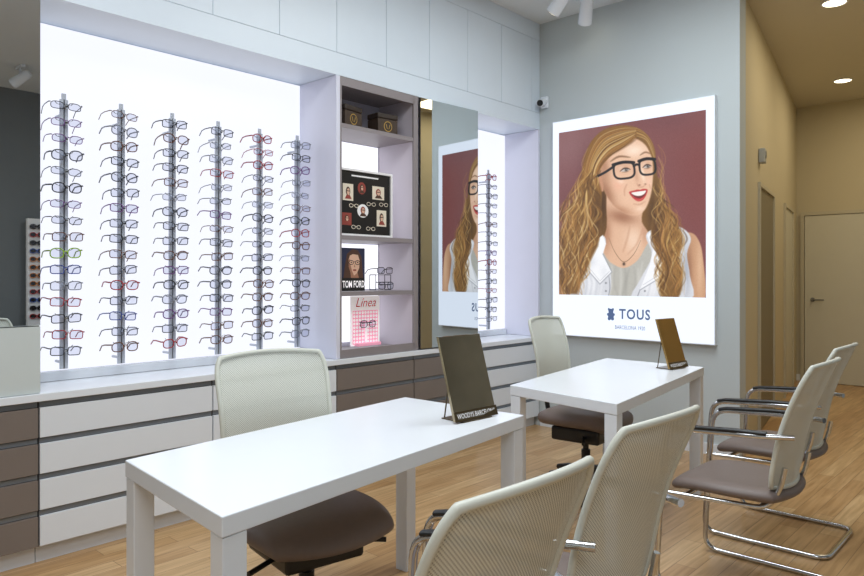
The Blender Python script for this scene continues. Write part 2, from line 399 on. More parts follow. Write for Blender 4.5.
# ------------------------------------------------------------ shelf items
MYZ = Matrix(((0, 0, 1, 0), (1, 0, 0, 0), (0, 1, 0, 0), (0, 0, 0, 1)))  # text x->Y, y->Z, n->X
def Tm(x, y, z): return Matrix.Translation((x, y, z)) @ MYZ
def poly(mb, pts, x, m): mb.add([(x, p[0], p[1]) for p in pts], [tuple(range(len(pts)))], m)
def rect(mb, y0, z0, y1, z1, x, m): poly(mb, [(y0, z0), (y1, z0), (y1, z1), (y0, z1)], x, m)
def oval(mb, cy, cz, a, b_, x, m, n=20): poly(mb, [(cy+a*math.cos(2*math.pi*k/n), cz+b_*math.sin(2*math.pi*k/n)) for k in range(n)], x, m)
M_woodbox = mat("patterned_walnut", (62, 46, 34), 0.5, var=0.5, scale=34)
M_wood2 = mat("dark_walnut", (48, 36, 28), 0.5, var=0.2, scale=20)
M_gold = mat("gold_print", (176, 140, 62), 0.5)
M_ink = mat("black_print", (20, 20, 22), 0.4); M_card = mat("white_card", (242, 240, 240), 0.5); M_redp = mat("red_print", (150, 66, 56), 0.5)
M_cglow = mat("white_card_added_glow", (244, 240, 242), 0.5, emit=0.35); M_pglow = mat("pink_print_added_glow", (238, 160, 184), 0.5, emit=0.35); M_rglow = mat("red_print_added_glow", (196, 50, 60), 0.5, emit=0.2)  # emission put into these colours to brighten cards shaded by the shelves
M_skinp = mat("skin_print", (222, 180, 154), 0.5); M_cream = mat("cream_print", (232, 220, 200), 0.5)
M_brownp = mat("brown_print", (82, 54, 42), 0.5); M_navy = mat("navy_print", (38, 44, 74), 0.5); M_skin2 = mat("skin_shade_print", (168, 118, 94), 0.5)
for yy, rz in ((3.035, 0.15), (3.36, -0.1)):
    r = root("wooden_box", (-3.53, yy, 2.265), rz, "small dark wooden box with gold markings on the top shelf", "box", "wooden boxes on the top shelf")
    mb = MB(); mb.rbox((-0.06, -0.085, 0), (0.06, 0.085, 0.10), M_woodbox, 0.004)
    oval(mb, 0, 0.05, 0.036, 0.036, 0.0604, M_gold); oval(mb, 0, 0.05, 0.030, 0.030, 0.0608, M_wood2)
    for s in (-1, 1): poly(mb, [(s*0.004, 0.033), (s*0.009, 0.033), (s*0.020, 0.065), (s*0.014, 0.065)], 0.0612, M_gold)
    mb.obj("body", r)
    mb = MB(); mb.rbox((-0.063, -0.088, 0.101), (0.063, 0.088, 0.138), M_wood2, 0.008); mb.obj("lid", r)
def specs(mb, cy, cz, w, x, m, inner):
    for s in (-1, 1):
        oval(mb, cy+s*w*0.27, cz, w*0.22, w*0.155, x, m, 14); oval(mb, cy+s*w*0.27, cz, w*0.17, w*0.11, x+0.0005, inner, 14)
    rect(mb, cy-w*0.06, cz+w*0.03, cy+w*0.06, cz+w*0.07, x+0.0003, m)
r = root("framed_board", (-3.50, 3.17, 1.556), 0, "white-framed black board with portrait cards on the middle shelf", "framed picture")
mb = MB(); h, H = 0.245, 0.44
for lo, hi in (((-0.01, -h, 0), (0.012, -h+0.014, H)), ((-0.01, h-0.014, 0), (0.012, h, H)), ((-0.01, -h+0.014, 0), (0.012, h-0.014, 0.014)), ((-0.01, -h+0.014, H-0.014), (0.012, h-0.014, H))): mb.box(lo, hi, M_card)
mb.obj("frame", r)
mb = MB(); mb.box((-0.009, -h+0.015, 0.015), (0.0, h-0.015, H-0.015), M_ink)
rect(mb, -0.12, 0.392, 0.12, 0.402, 0.001, M_card)
for cy, cz, w_, h_, bgm, hair, round_ in ((-0.15, 0.285, 0.045, 0.055, M_cream, M_brownp, 0), (-0.03, 0.32, 0.036, 0.04, M_redp, M_ink, 1), (0.12, 0.30, 0.055, 0.045, M_cream, M_redp, 0), (-0.16, 0.11, 0.04, 0.04, M_redp, M_brownp, 0), (-0.02, 0.17, 0.05, 0.045, M_card, M_redp, 1), (0.15, 0.13, 0.045, 0.055, M_cream, M_brownp, 0)):
    if round_: oval(mb, cy, cz, w_, h_, 0.001, bgm)
    else: rect(mb, cy-w_, cz-h_, cy+w_, cz+h_, 0.001, bgm)
    oval(mb, cy, cz+h_*0.1, w_*0.42, h_*0.55, 0.0016, hair); poly(mb, [(cy-w_*0.6, cz-h_*0.8), (cy-w_*0.3, cz-h_*0.35), (cy+w_*0.35, cz-h_*0.35), (cy+w_*0.7, cz-h_*0.8)], 0.0018, M_brownp if hair is not M_brownp else M_redp)
    oval(mb, cy+0.002, cz+h_*0.05, w_*0.27, h_*0.4, 0.0022, M_skinp); rect(mb, cy-w_*0.26, cz+h_*0.08, cy+w_*0.30, cz+h_*0.18, 0.0028, M_ink)
for cy, cz in ((-0.08, 0.06), (0.05, 0.055), (0.055, 0.22), (-0.10, 0.20), (0.17, 0.225)): specs(mb, cy, cz, 0.085, 0.0012, M_cream, M_ink)
mb.obj("picture", r)
r = root("advert_card", (-3.47, 3.04, 1.196), 0.0, "dark advertising card with face wearing glasses and white lettering", "advert card")
mb = MB(); mb.box((-0.006, -0.10, 0), (0.0, 0.10, 0.28), M_navy)
poly(mb, [(-0.085, 0.08), (-0.07, 0.17), (-0.055, 0.24), (-0.01, 0.272), (0.04, 0.265), (0.07, 0.225), (0.078, 0.15), (0.088, 0.08)], 0.0006, M_brownp)
poly(mb, [(-0.02, 0.08), (-0.025, 0.12), (0.035, 0.12), (0.05, 0.08)], 0.0009, M_skin2)
poly(mb, [(-0.042, 0.20), (-0.04, 0.155), (-0.025, 0.12), (0.005, 0.10), (0.03, 0.115), (0.05, 0.15), (0.054, 0.20), (0.04, 0.235), (-0.005, 0.24), (-0.03, 0.23)], 0.0012, M_skinp)
poly(mb, [(-0.042, 0.20), (-0.04, 0.155), (-0.025, 0.12), (0.005, 0.10), (-0.012, 0.13), (-0.025, 0.17), (-0.03, 0.21)], 0.0015, M_skin2)
specs(mb, 0.008, 0.185, 0.10, 0.002, M_ink, M_skinp)
for s in (-1, 1): oval(mb, 0.008+s*0.027, 0.186, 0.007, 0.004, 0.003, M_ink, 10)
poly(mb, [(0.008, 0.178), (0.016, 0.155), (0.004, 0.155)], 0.0022, M_skin2)
oval(mb, 0.01, 0.136, 0.016, 0.006, 0.0022, M_redp)
rect(mb, -0.098, 0.0, 0.098, 0.085, 0.0024, M_ink)
text_mb(mb, "TOM FORD", 0.062, M_cglow, Tm(0.004, 0, 0.042), width=0.19, bold=0.0012)
mb.obj("card", r)
r = root("glasses_stand", (-3.50, 3.31, 1.196), 0, "small dark open wire stand holding eyeglasses on the shelf", "display stand")
mb = MB()
for x_ in (-0.03, 0.03):
    mb.sweep([(x_, -0.07, 0.003), (x_, -0.07, 0.105), (x_, 0.07, 0.105), (x_, 0.07, 0.003)], 0.003, M_black, 6)
for y_ in (-0.07, 0.07):
    for z_ in (0.004, 0.105): mb.sweep([(-0.03, y_, z_), (0.03, y_, z_)], 0.003, M_black, 6)
mb.sweep([(0.03, -0.07, 0.055), (0.03, 0.07, 0.055)], 0.003, M_black, 6)
mb.obj("frame", r)
put_glasses((-3.45, 3.31, 1.196+0.135), 0, 0, 0, "eyeglasses displayed in the shelf cabinet", "on a dark open stand")
put_glasses((-3.44, 3.31, 1.196+0.032), 0, 0, 1, "eyeglasses displayed in the shelf cabinet", "on the cabinet shelf", mesh=GFOLD)
r = root("promotional_display", (-3.53, 3.20, 0.828), 0, "white promotional card with pink dotted panel and red lettering", "promotional display")
mb = MB(); mb.box((-0.006, -0.13, 0), (0.0, 0.13, 0.33), M_cglow)
text_mb(mb, "L\u00ednea", 0.088, M_rglow, Tm(0.001, 0, 0.285), bold=0.0, shear=0.35)
rect(mb, -0.115, 0.01, 0.115, 0.235, 0.001, M_pglow)
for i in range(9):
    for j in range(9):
        cy = -0.10+i*0.025; cz = 0.024+j*0.0245; oval(mb, cy, cz, 0.0095, 0.0095, 0.0016, M_cglow, 8)
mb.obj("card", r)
mb = MB(); mb.rbox((0.0025, -0.1, 0), (0.05, 0.1, 0.02), M_pglow, 0.003); mb.rbox((0.004, -0.008, 0.02), (0.012, 0.008, 0.145), M_cglow, 0.002); mb.obj("base", r)
put_glasses((-3.50, 3.20, 0.828+0.145), 0, 1, 2, "eyeglasses displayed in the shelf cabinet", "in front of the pink card", 0, mesh=GFOLD)

# ------------------------------------------------------------ poster light box on back wall
YP = YB-0.05
def PW(px, py, off=0.0):
    a = (px-432)/FPX; dx = -S_+a*C_; dy = C_+a*S_; s = YP/dy
    return Vector((s*dx, YP-off, CAMZ+(HY-py)/FPX*s))
pr = root("poster_light_box", (-2.63, YP, 0.8), 0, "large backlit white-bordered poster of smiling blonde woman in black glasses", "poster")
def PL(p): return (p.x+2.63, p.y-YP, p.z-0.8)
x0 = PW(553, 0).x; x1 = PW(714, 0).x; z1 = PW(553, 123).z; z0 = PW(553, 334).z
M_pborder = print_mat("backlit_white_film", (232, 240, 255), 1.18, 0.01, 2)
mb = MB(); mb.box((x0+2.63, 0.0, z0-0.8), (x1+2.63, 0.012, z1-0.8), M_pborder); mb.obj("diffuser", pr)
mb = MB(); mb.box((x0+2.63-0.006, 0.003, z0-0.806), (x1+2.63+0.006, 0.0495, z1-0.794), M_white); mb.obj("frame", pr)
def smooth_closed(pts, seg=5):
    out = []; n = len(pts)
    for i in range(n):
        p0, p1, p2, p3 = pts[i-1], pts[i], pts[(i+1) % n], pts[(i+2) % n]
        for k in range(seg):
            t = k/seg
            out.append(tuple(0.5*((2*p1[j])+(-p0[j]+p2[j])*t+(2*p0[j]-5*p1[j]+4*p2[j]-p3[j])*t*t+(-p0[j]+3*p1[j]-3*p2[j]+p3[j])*t**3) for j in (0, 1)))
    return out
def smooth_open(pts, seg=6):
    e = [pts[0]]+list(pts)+[pts[-1]]; out = []
    for i in range(1, len(e)-2):
        p0, p1, p2, p3 = e[i-1], e[i], e[i+1], e[i+2]
        for k in range(seg):
            t = k/seg
            out.append(tuple(0.5*((2*p1[j])+(-p0[j]+p2[j])*t+(2*p0[j]-5*p1[j]+4*p2[j]-p3[j])*t*t+(-p0[j]+3*p1[j]-3*p2[j]+p3[j])*t**3) for j in (0, 1)))
    out.append(pts[-1]); return out
GX, GZ = 330, 412
gx0, gx1 = PW(559, 0).x, PW(706, 0).x
gz1 = PW(559, 133).z; gz0 = PW(559, 294.5).z
xs = np.linspace(gx0, gx1, GX); zs = np.linspace(gz0, gz1, GZ)
XX, ZZ = np.meshgrid(xs, zs); XX = XX.ravel(); ZZ = ZZ.ravel()
ff = -S_*XX+C_*YP; rr_ = C_*XX+S_*YP
AX = 432+FPX*rr_/ff; AY = HY-(ZZ-CAMZ)*FPX/ff      # artwork coordinates
IMG = np.zeros((AX.size, 3)); IMG[:] = (126, 76, 76)
def blend(m, col):
    global IMG
    IMG += (np.array(col, float)-IMG)*m[:, None]
def blendi(idx, m, col): IMG[idx] += (np.array(col, float)-IMG[idx])*m[:, None]
def dist_poly(X, Y, q, closed):
    d = np.full(X.size, 1e9); ins = np.zeros(X.size, bool); T = np.zeros(X.size); n = len(q)
    for i in range(n if closed else n-1):
        ax, ay = q[i]; bx, by = q[(i+1) % n]; dx, dy = bx-ax, by-ay; L2 = dx*dx+dy*dy+1e-9
        t = np.clip(((X-ax)*dx+(Y-ay)*dy)/L2, 0, 1); dd = (X-ax-t*dx)**2+(Y-ay-t*dy)**2
        k = dd < d; d[k] = dd[k]; T[k] = (i+t[k])/max(1, n-1)
        if closed and abs(dy) > 1e-9:
            c = ((ay > Y) != (by > Y)) & (X < dx*(Y-ay)/dy+ax); ins ^= c
    return np.sqrt(d), ins, T
def sel(q, pad):
    qx = [p[0] for p in q]; qy = [p[1] for p in q]
    return np.nonzero((AX > min(qx)-pad) & (AX < max(qx)+pad) & (AY > min(qy)-pad) & (AY < max(qy)+pad))[0]
def fill(pts, col, soft=1.0, alpha=1.0, smooth=True, clip=None):
    q = smooth_closed(pts, 4) if smooth else pts
    idx = sel(q, soft+1); d, ins, _ = dist_poly(AX[idx], AY[idx], q, True)
    m = np.clip(0.5-np.where(ins, -d, d)/soft, 0, 1); full = np.zeros(AX.size); full[idx] = m
    mm = m*alpha if clip is None else m*alpha*clip[idx]
    blendi(idx, mm, col); return full
def line(pts, w, col, alpha=1.0, soft=0.6, taper=True, clip=None, smooth=True):
    q = smooth_open(pts, 4) if smooth else pts
    idx = sel(q, w+soft+1)
    if idx.size == 0: return
    d, _, T = dist_poly(AX[idx], AY[idx], q, False)
    ww = w/2*(np.sqrt(np.clip(np.sin(np.pi*np.clip(T, 0.01, 0.99)), 0, 1)) if taper else 1.0)
    m = np.clip(0.5-(d-ww)/soft, 0, 1)*alpha
    if clip is not None: m = m*clip[idx]
    blendi(idx, m, col)
def blob(cx, cy, rx, ry, col, alpha, rot=0.0, clip=None):
    c, s = math.cos(rot), math.sin(rot); u = ((AX-cx)*c+(AY-cy)*s)/rx; v = (-(AX-cx)*s+(AY-cy)*c)/ry
    m = np.exp(-(u*u+v*v)*1.4)*alpha
    if clip is not None: m = m*clip
    blend(m, col)
AX0, AY0 = AX.copy(), AY.copy()
def tilt(deg, cx=632.0, cy=212.0):
    """turn the following brushwork about the chin (head tilt)"""
    global AX, AY
    a = math.radians(deg); c, s = math.cos(a), math.sin(a)
    AX = cx+(AX0-cx)*c-(AY0-cy)*s; AY = cy+(AX0-cx)*s+(AY0-cy)*c
rnd = random.Random(11)
TD = 6.0
# background
blob(572, 145, 46, 42, (146, 112, 114), 0.65); blob(704, 170, 34, 90, (126, 64, 62), 0.8); blob(566, 232, 18, 60, (110, 72, 74), 0.7)
blob(668, 118, 44, 16, (116, 70, 74), 0.7); blob(588, 178, 12, 40, (104, 64, 66), 0.7)
# bare shoulders
arm = fill([(682, 236), (692, 233), (699, 241), (703, 258), (705, 300), (686, 300), (682, 262)], (198, 152, 118), 1.2)
blob(700, 268, 4, 34, (222, 182, 148), 0.8, clip=arm); blob(689, 272, 4, 32, (140, 96, 72), 0.7, clip=arm)
arm = fill([(556, 270), (562, 258), (572, 250), (590, 246), (590, 300), (556, 300)], (208, 164, 130), 1.2)
blob(560, 285, 5, 22, (160, 114, 86), 0.6, clip=arm)
def wav(path, amp=2.0, per=13.0, ph=0.0):
    q = []
    for p in smooth_open(path, 8): q.append((p[0]+amp*math.sin(p[1]/per*math.pi+ph), p[1]))
    return q[::2]
HBc = (122, 86, 44)
tilt(TD)
H0 = fill([(632, 125), (614, 127), (600, 137), (592, 150), (586, 168), (583, 186), (590, 206), (640, 206), (660, 198), (661, 180), (661, 162), (659, 145), (649, 131)], HBc, 2.4)
tilt(0)
left_out = wav([(588, 160), (581, 178), (574, 198), (565, 216), (561, 236), (559, 258), (562, 294)], 2.4, 12)
HB = fill([(612, 140)]+left_out+[(578, 294), (590, 268), (602, 246), (622, 236), (642, 228), (650, 246), (656, 280), (664, 298), (682, 296), (688, 276), (687, 254), (684, 238), (676, 222), (668, 208), (663, 196), (661, 180)], HBc, 2.4, smooth=False)
blob(600, 205, 11, 30, (66, 42, 22), 0.8, clip=HB); blob(655, 215, 8, 26, (70, 46, 24), 0.8, clip=HB)
# neck and chest
nk = fill([(609, 190), (640, 205), (642, 222), (650, 238), (644, 262), (622, 270), (602, 256), (600, 246), (607, 228)], (224, 182, 152), 1.5)
blob(622, 217, 18, 8, (156, 106, 80), 0.85, 0.25, nk); blob(606, 232, 6, 22, (166, 116, 88), 0.8, clip=nk); blob(633, 240, 9, 14, (244, 214, 190), 0.75, clip=nk); blob(645, 232, 4, 14, (182, 132, 104), 0.55, clip=nk)
line([(630, 226), (627, 240), (623, 252)], 1.5, (190, 142, 112), 0.6, 2.6, clip=nk); line([(643, 228), (637, 244), (628, 254)], 1.2, (196, 148, 118), 0.6, 2.2, clip=nk)
sh = fill([(598, 250), (610, 262), (624, 268), (638, 260), (650, 242), (658, 262), (656, 300), (594, 300)], (184, 182, 174), 1.2)
for k in range(12):
    x = 603+k*4.4; line([(x, 262+rnd.uniform(0, 8)), (x+rnd.uniform(-3, 3), 280), (x+rnd.uniform(-4, 4), 298)], 1.8, rnd.choice(((150, 148, 142), (216, 214, 208), (164, 162, 156))), 0.5, 2.8, clip=sh)
# sleeveless vest
vl = fill([(572, 262), (579, 252), (592, 244), (603, 236), (606, 243), (602, 256), (611, 274), (606, 300), (574, 300), (570, 280)], (212, 214, 220), 1.1)
blob(576, 285, 6, 24, (156, 160, 172), 0.75, clip=vl); blob(592, 284, 7, 14, (240, 241, 245), 0.8, clip=vl)
for k in range(6): line([(574+k*5, 270+rnd.uniform(-4, 4)), (577+k*5, 284), (574+k*5, 300)], 1.4, rnd.choice(((176, 180, 190), (240, 240, 244))), 0.45, 2.6, clip=vl)
vr = fill([(646, 236), (655, 228), (668, 224), (684, 229), (691, 239), (687, 254), (690, 276), (690, 300), (634, 300), (640, 280), (652, 256)], (214, 216, 222), 1.1)
blob(686, 272, 5, 30, (158, 162, 174), 0.75, clip=vr); blob(650, 287, 8, 12, (242, 242, 246), 0.8, clip=vr)
for k in range(7): line([(648+k*6, 272+rnd.uniform(-4, 4)), (650+k*6, 286), (646+k*6, 300)], 1.4, rnd.choice(((176, 180, 190), (240, 240, 244))), 0.45, 2.6, clip=vr)
ll = fill([(574, 256), (588, 246), (603, 235), (606, 244), (603, 254), (612, 272), (600, 284), (586, 268)], (244, 245, 248), 1.1, smooth=False)
blob(588, 262, 9, 7, (202, 206, 214), 0.7, clip=ll); blob(604, 272, 5, 8, (216, 219, 226), 0.5, clip=ll)
line([(574, 256), (586, 268), (600, 284), (612, 272), (603, 254)], 0.8, (116, 120, 130), 0.65, 1.1, False, smooth=False)
line([(577, 256.5), (587, 265), (600, 281), (609.5, 271.5)], 0.5, (160, 164, 172), 0.6, 0.8, False, smooth=False)
lr = fill([(647, 235), (656, 227), (668, 240), (682, 263), (660, 278), (640, 290), (650, 264), (653, 250)], (243, 244, 248), 1.1, smooth=False)
blob(666, 260, 9, 9, (200, 204, 214), 0.7, clip=lr)
line([(656, 227), (668, 240), (682, 263), (660, 278), (640, 290)], 0.8, (116, 120, 130), 0.65, 1.1, False, smooth=False)
line([(655, 231), (665, 243), (678, 262), (659, 275), (643, 285)], 0.5, (160, 164, 172), 0.6, 0.8, False, smooth=False)
line([(609, 276), (610, 288), (608, 298)], 0.8, (106, 108, 118), 0.7, 0.9); line([(640, 290), (637, 298)], 0.8, (106, 108, 118), 0.7, 0.9)
for (x_, y_) in ((606, 283), (606, 291), (645, 291)): blob(x_, y_, 1.0, 1.0, (90, 92, 100), 0.9)
line([(609, 238), (615, 252), (624, 262), (634, 254), (641, 240)], 0.5, (96, 70, 50), 0.8, 0.6); blob(624, 264, 1.6, 1.8, (50, 40, 36), 1)
# face (tilted about the chin)
tilt(TD)
fc = fill([(607, 158), (605, 172), (607, 188), (612, 200), (620, 209), (630, 215), (639, 215.5), (646, 210), (651.5, 200), (655, 188), (657.5, 172), (657, 157), (650, 144), (636, 137), (618, 143)], (232, 190, 160), 1.6)
blob(608, 190, 9, 24, (150, 100, 72), 0.8, -0.25, fc); blob(621, 210, 15, 6, (172, 120, 90), 0.7, 0.4, fc); blob(609, 163, 7, 17, (168, 118, 88), 0.75, clip=fc)
blob(618, 146, 14, 5, (180, 130, 98), 0.7, -0.4, fc)
blob(641, 151, 12, 7, (253, 232, 212), 0.75, clip=fc); blob(621, 184, 7, 7, (238, 178, 150), 0.55, clip=fc); blob(652, 184, 3.5, 6, (246, 200, 176), 0.6, clip=fc); blob(624, 180.5, 4, 2.6, (253, 226, 208), 0.55, 0.2, fc)
blob(646.5, 175, 2.2, 9, (254, 232, 214), 0.75, -0.12, fc); blob(640, 176, 3, 9, (192, 142, 114), 0.55, -0.1, fc); blob(640.5, 209.5, 5, 3, (248, 218, 196), 0.65, clip=fc)
blob(629, 167, 10, 7, (196, 146, 118), 0.5, clip=fc); blob(651.5, 166.5, 6, 7, (200, 152, 124), 0.5, clip=fc)
line([(630, 184), (627, 189), (626.5, 195)], 0.9, (184, 128, 100), 0.6, 2.0); line([(652, 186), (653, 190.5)], 0.8, (190, 136, 108), 0.5, 1.6)
blob(642.3, 186, 1.3, 0.8, (120, 66, 52), 0.8); blob(648.2, 185.6, 1.1, 0.7, (128, 74, 58), 0.8); line([(640, 184), (641, 187), (644.6, 188.2), (649.5, 186)], 0.6, (178, 120, 94), 0.6, 1.4)
fill([(600, 170), (604, 168), (606, 178), (606, 188), (602, 186)], (196, 144, 114), 1.6)
# open smile
fill([(631.2, 192.2), (635.5, 191), (640, 190.3), (642.6, 190.9), (645.3, 190.2), (649.8, 191.4), (648, 196.6), (644, 201.2), (639, 202), (634.5, 198.2)], (190, 60, 60), 1.1)
fill([(633.2, 193.2), (638, 192.6), (644.5, 192.4), (648.2, 192.5), (646.6, 196.4), (642, 199.2), (636.6, 197.6)], (110, 40, 40), 0.9)
fill([(633.4, 193), (638, 192.4), (644.5, 192.2), (648.2, 192.3), (646, 195.4), (641.6, 196.8), (636.6, 195.8)], (246, 240, 234), 0.9)
line([(636, 200), (640.5, 201), (645, 199.2)], 0.8, (226, 124, 118), 0.7, 1.0); line([(634.5, 204.2), (640.5, 205.4), (646, 203)], 0.8, (184, 130, 102), 0.55, 2.0)
# eyes
for cx, cy, w in ((629.8, 169.8, 4.4), (651.8, 168.6, 3.6)):
    fill([(cx-w, cy+0.6), (cx-w*0.3, cy-1.5), (cx+w*0.5, cy-1.3), (cx+w, cy+0.2), (cx+w*0.2, cy+1.3), (cx-w*0.5, cy+1.2)], (210, 198, 190), 0.8)
    blob(cx+0.9, cy-0.2, 1.8, 1.7, (54, 46, 40), 1.0); blob(cx+1.4, cy-0.8, 0.5, 0.5, (240, 240, 240), 0.7)
    line([(cx-w-0.8, cy+0.5), (cx-w*0.3, cy-1.9), (cx+w*0.5, cy-1.7), (cx+w+0.8, cy-0.2)], 1.2, (38, 24, 22), 0.92, 0.9); line([(cx-w*0.8, cy+1.4), (cx, cy+1.8), (cx+w*0.8, cy+1.0)], 0.5, (110, 72, 56), 0.65, 1.0)
line([(616, 159.5), (625, 155.5), (636, 157.5)], 1.7, (104, 70, 44), 0.75, 1.6); line([(646, 156.4), (651.5, 154), (656.5, 156)], 1.4, (104, 70, 44), 0.75, 1.5)
# side-swept hair cap
HC = fill([(632, 125), (614, 127), (600, 137), (592, 151), (587, 169), (583, 188), (579, 206), (590, 216), (600, 206), (604, 190), (602, 174), (605, 163), (612, 155), (625, 149), (638, 143), (646, 138), (653, 145), (657.5, 158), (661.5, 158), (659, 144), (649, 131)], (136, 96, 48), 2.0)
PAL = [(76, 48, 24), (104, 70, 34), (160, 116, 60), (190, 146, 82), (214, 178, 114), (138, 96, 48), (228, 198, 144), (178, 126, 72)]
for k in range(70):
    u = k/69; e = rnd.uniform(-1, 1)
    pts = [(645-u*3+e*0.5, 129+u*9), (628+u*4+e, 128+u*18), (609+u*8+e, 134+u*20), (596+u*9+e, 152+u*14), (588+u*13+e, 176+u*4), (580+u*21+e, 208)]
    line(pts, rnd.uniform(0.5, 1.5), rnd.choice(PAL[:3] if k % 3 == 0 else PAL[1:]), 0.7, 1.0)
for k in range(18):
    u = k/17; line([(645, 129+u*8), (653, 135+u*6), (659-u*2, 146+u*3), (661-u*0.5, 164)], rnd.uniform(0.5, 1.2), rnd.choice(PAL), 0.7, 1.0)
line([(604, 164), (612, 155.5), (625, 149.5), (638, 143.5), (646, 138.5)], 1.4, (92, 60, 34), 0.6, 2.4)
# glasses
K = (24, 20, 24)
for cx, cy, a_, b_ in ((628.6, 169.8, 10.4, 8.2), (652.2, 168.6, 8.0, 8.0)):
    sq = [(cx+a_*math.copysign(abs(math.cos(t))**0.65, math.cos(t)), cy-b_*math.copysign(abs(math.sin(t))**0.65, math.sin(t))) for t in [2*math.pi*k/28 for k in range(29)]]
    line(sq, 2.0, K, 0.96, 0.8, False, smooth=False)
    line([(cx-a_, cy-b_+1.6), (cx, cy-b_), (cx+a_, cy-b_+1.4)], 3.0, K, 0.96, 0.8, False)
    blob(cx-3, cy-3, 3, 1.6, (250, 240, 232), 0.25, -0.5)
line([(638.8, 166.6), (641.5, 165.2), (644.2, 166)], 2.3, K, 0.96, 0.8, False)
line([(601, 173), (610, 169.5), (618.4, 165)], 2.3, K, 0.96, 0.8, False)
tilt(0)
# long waves
LL = fill(wav([(588, 176), (581, 188), (571, 208), (563, 236), (560, 266), (562, 294)], 2.0, 12)+[(577, 294), (583, 280), (590, 262), (598, 246), (602, 224), (601, 196)], (126, 90, 46), 2.4, smooth=False)
RL = fill([(656, 192), (666, 206), (677, 222), (683, 240), (679, 258), (683, 278), (678, 298), (662, 298), (659, 282), (662, 264), (654, 246), (651, 228), (654, 210)], (126, 90, 46), 2.2)
blob(597, 216, 6, 26, (72, 46, 24), 0.75, clip=LL); blob(657, 222, 5, 24, (76, 48, 26), 0.7, clip=RL)
def xb(path, y):
    for (xa, ya), (xb_, yb) in zip(path[:-1], path[1:]):
        if ya <= y <= yb: return xa+(xb_-xa)*(y-ya)/(yb-ya)
    return path[-1][0] if y > path[-1][1] else path[0][0]
LP = [(591, 168), (585, 190), (578, 214), (576, 240), (572, 268), (570, 298)]; LWd = [(12, 168), (22, 190), (40, 214), (38, 240), (30, 268), (20, 298)]
RP = [(659, 182), (661, 200), (667, 220), (668, 240), (669, 262), (670, 280), (670, 298)]; RWd = [(4, 182), (9, 200), (24, 220), (29, 240), (22, 262), (24, 280), (18, 298)]
for k in range(360):
    left = (k % 5) < 3
    P_, W_2 = (LP, LWd) if left else (RP, RWd)
    u = rnd.uniform(-0.5, 0.5); y0_ = rnd.uniform(P_[0][1], 266); ln_ = rnd.uniform(14, 50); pts = []
    amp = rnd.uniform(1.8, 5.0); per = 6.4+2.2*math.sin(u*9+(0 if left else 2))
    yy_ = y0_
    while yy_ < min(298, y0_+ln_):
        pts.append((xb(P_, yy_)+u*xb(W_2, yy_)+amp*math.sin(yy_/per+u*4.2+(0 if left else 1.9)), yy_)); yy_ += 3.5
    if len(pts) > 3:
        lum = math.sin((y0_+ln_/2)/per+u*4.2)
        line(pts, rnd.uniform(0.5, 1.7), rnd.choice(PAL[2:] if lum > 0.0 else PAL[:3]), rnd.uniform(0.4, 0.8), 1.2)
for k in range(60):
    side = k % 2; y0_ = rnd.uniform(150, 275); d_ = -1 if side else 1; P_, W_2 = (LP, LWd) if side else (RP, RWd)
    x_ = xb(P_, y0_)+d_*xb(W_2, y0_)*0.5
    line([(x_-d_*3, y0_-7), (x_+d_*rnd.uniform(0, 4), y0_+1), (x_+d_*rnd.uniform(-1, 5), y0_+10), (x_+d_*rnd.uniform(-3, 3), y0_+20)], 0.5, rnd.choice(PAL[2:6]), 0.5, 1.0)
rs = np.random.RandomState(2); IMG += rs.normal(0, 3.0, (AX.size, 1)); IMG = np.clip(IMG, 0, 255)
c01 = IMG/255.0; LINC = np.where(c01 <= 0.04045, c01/12.92, ((c01+0.055)/1.055)**2.4)
me = bpy.data.meshes.new("printed_portrait")
vv = np.stack([XX+2.63, np.full(XX.size, -0.0015), ZZ-0.8], 1)
I = np.arange(GX*GZ).reshape(GZ, GX)
qd = np.stack([I[:-1, :-1], I[:-1, 1:], I[1:, 1:], I[1:, :-1]], -1).reshape(-1, 4)
me.vertices.add(len(vv)); me.vertices.foreach_set("co", vv.ravel())
me.loops.add(qd.size); me.loops.foreach_set("vertex_index", qd.ravel())
me.polygons.add(len(qd)); me.polygons.foreach_set("loop_start", np.arange(len(qd))*4); me.polygons.foreach_set("loop_total", np.full(len(qd), 4))
me.update(calc_edges=True); me.validate()
at_ = me.color_attributes.new("print", 'FLOAT_COLOR', 'POINT')
at_.data.foreach_set("color", np.concatenate([LINC, np.ones((len(LINC), 1))], 1).ravel())
m = bpy.data.materials.new("backlit_print"); m.use_nodes = True; nt = m.node_tree; b = nt.nodes["Principled BSDF"]
an = nt.nodes.new("ShaderNodeAttribute"); an.attribute_name = "print"
nt.links.new(an.outputs["Color"], b.inputs["Emission Color"]); b.inputs["Emission Strength"].default_value = 1.05; b.inputs["Base Color"].default_value = (0.02, 0.02, 0.02, 1); b.inputs["Roughness"].default_value = 0.4
me.materials.append(m)
po = bpy.data.objects.new("printed_portrait", me); COL.objects.link(po); po.parent = pr

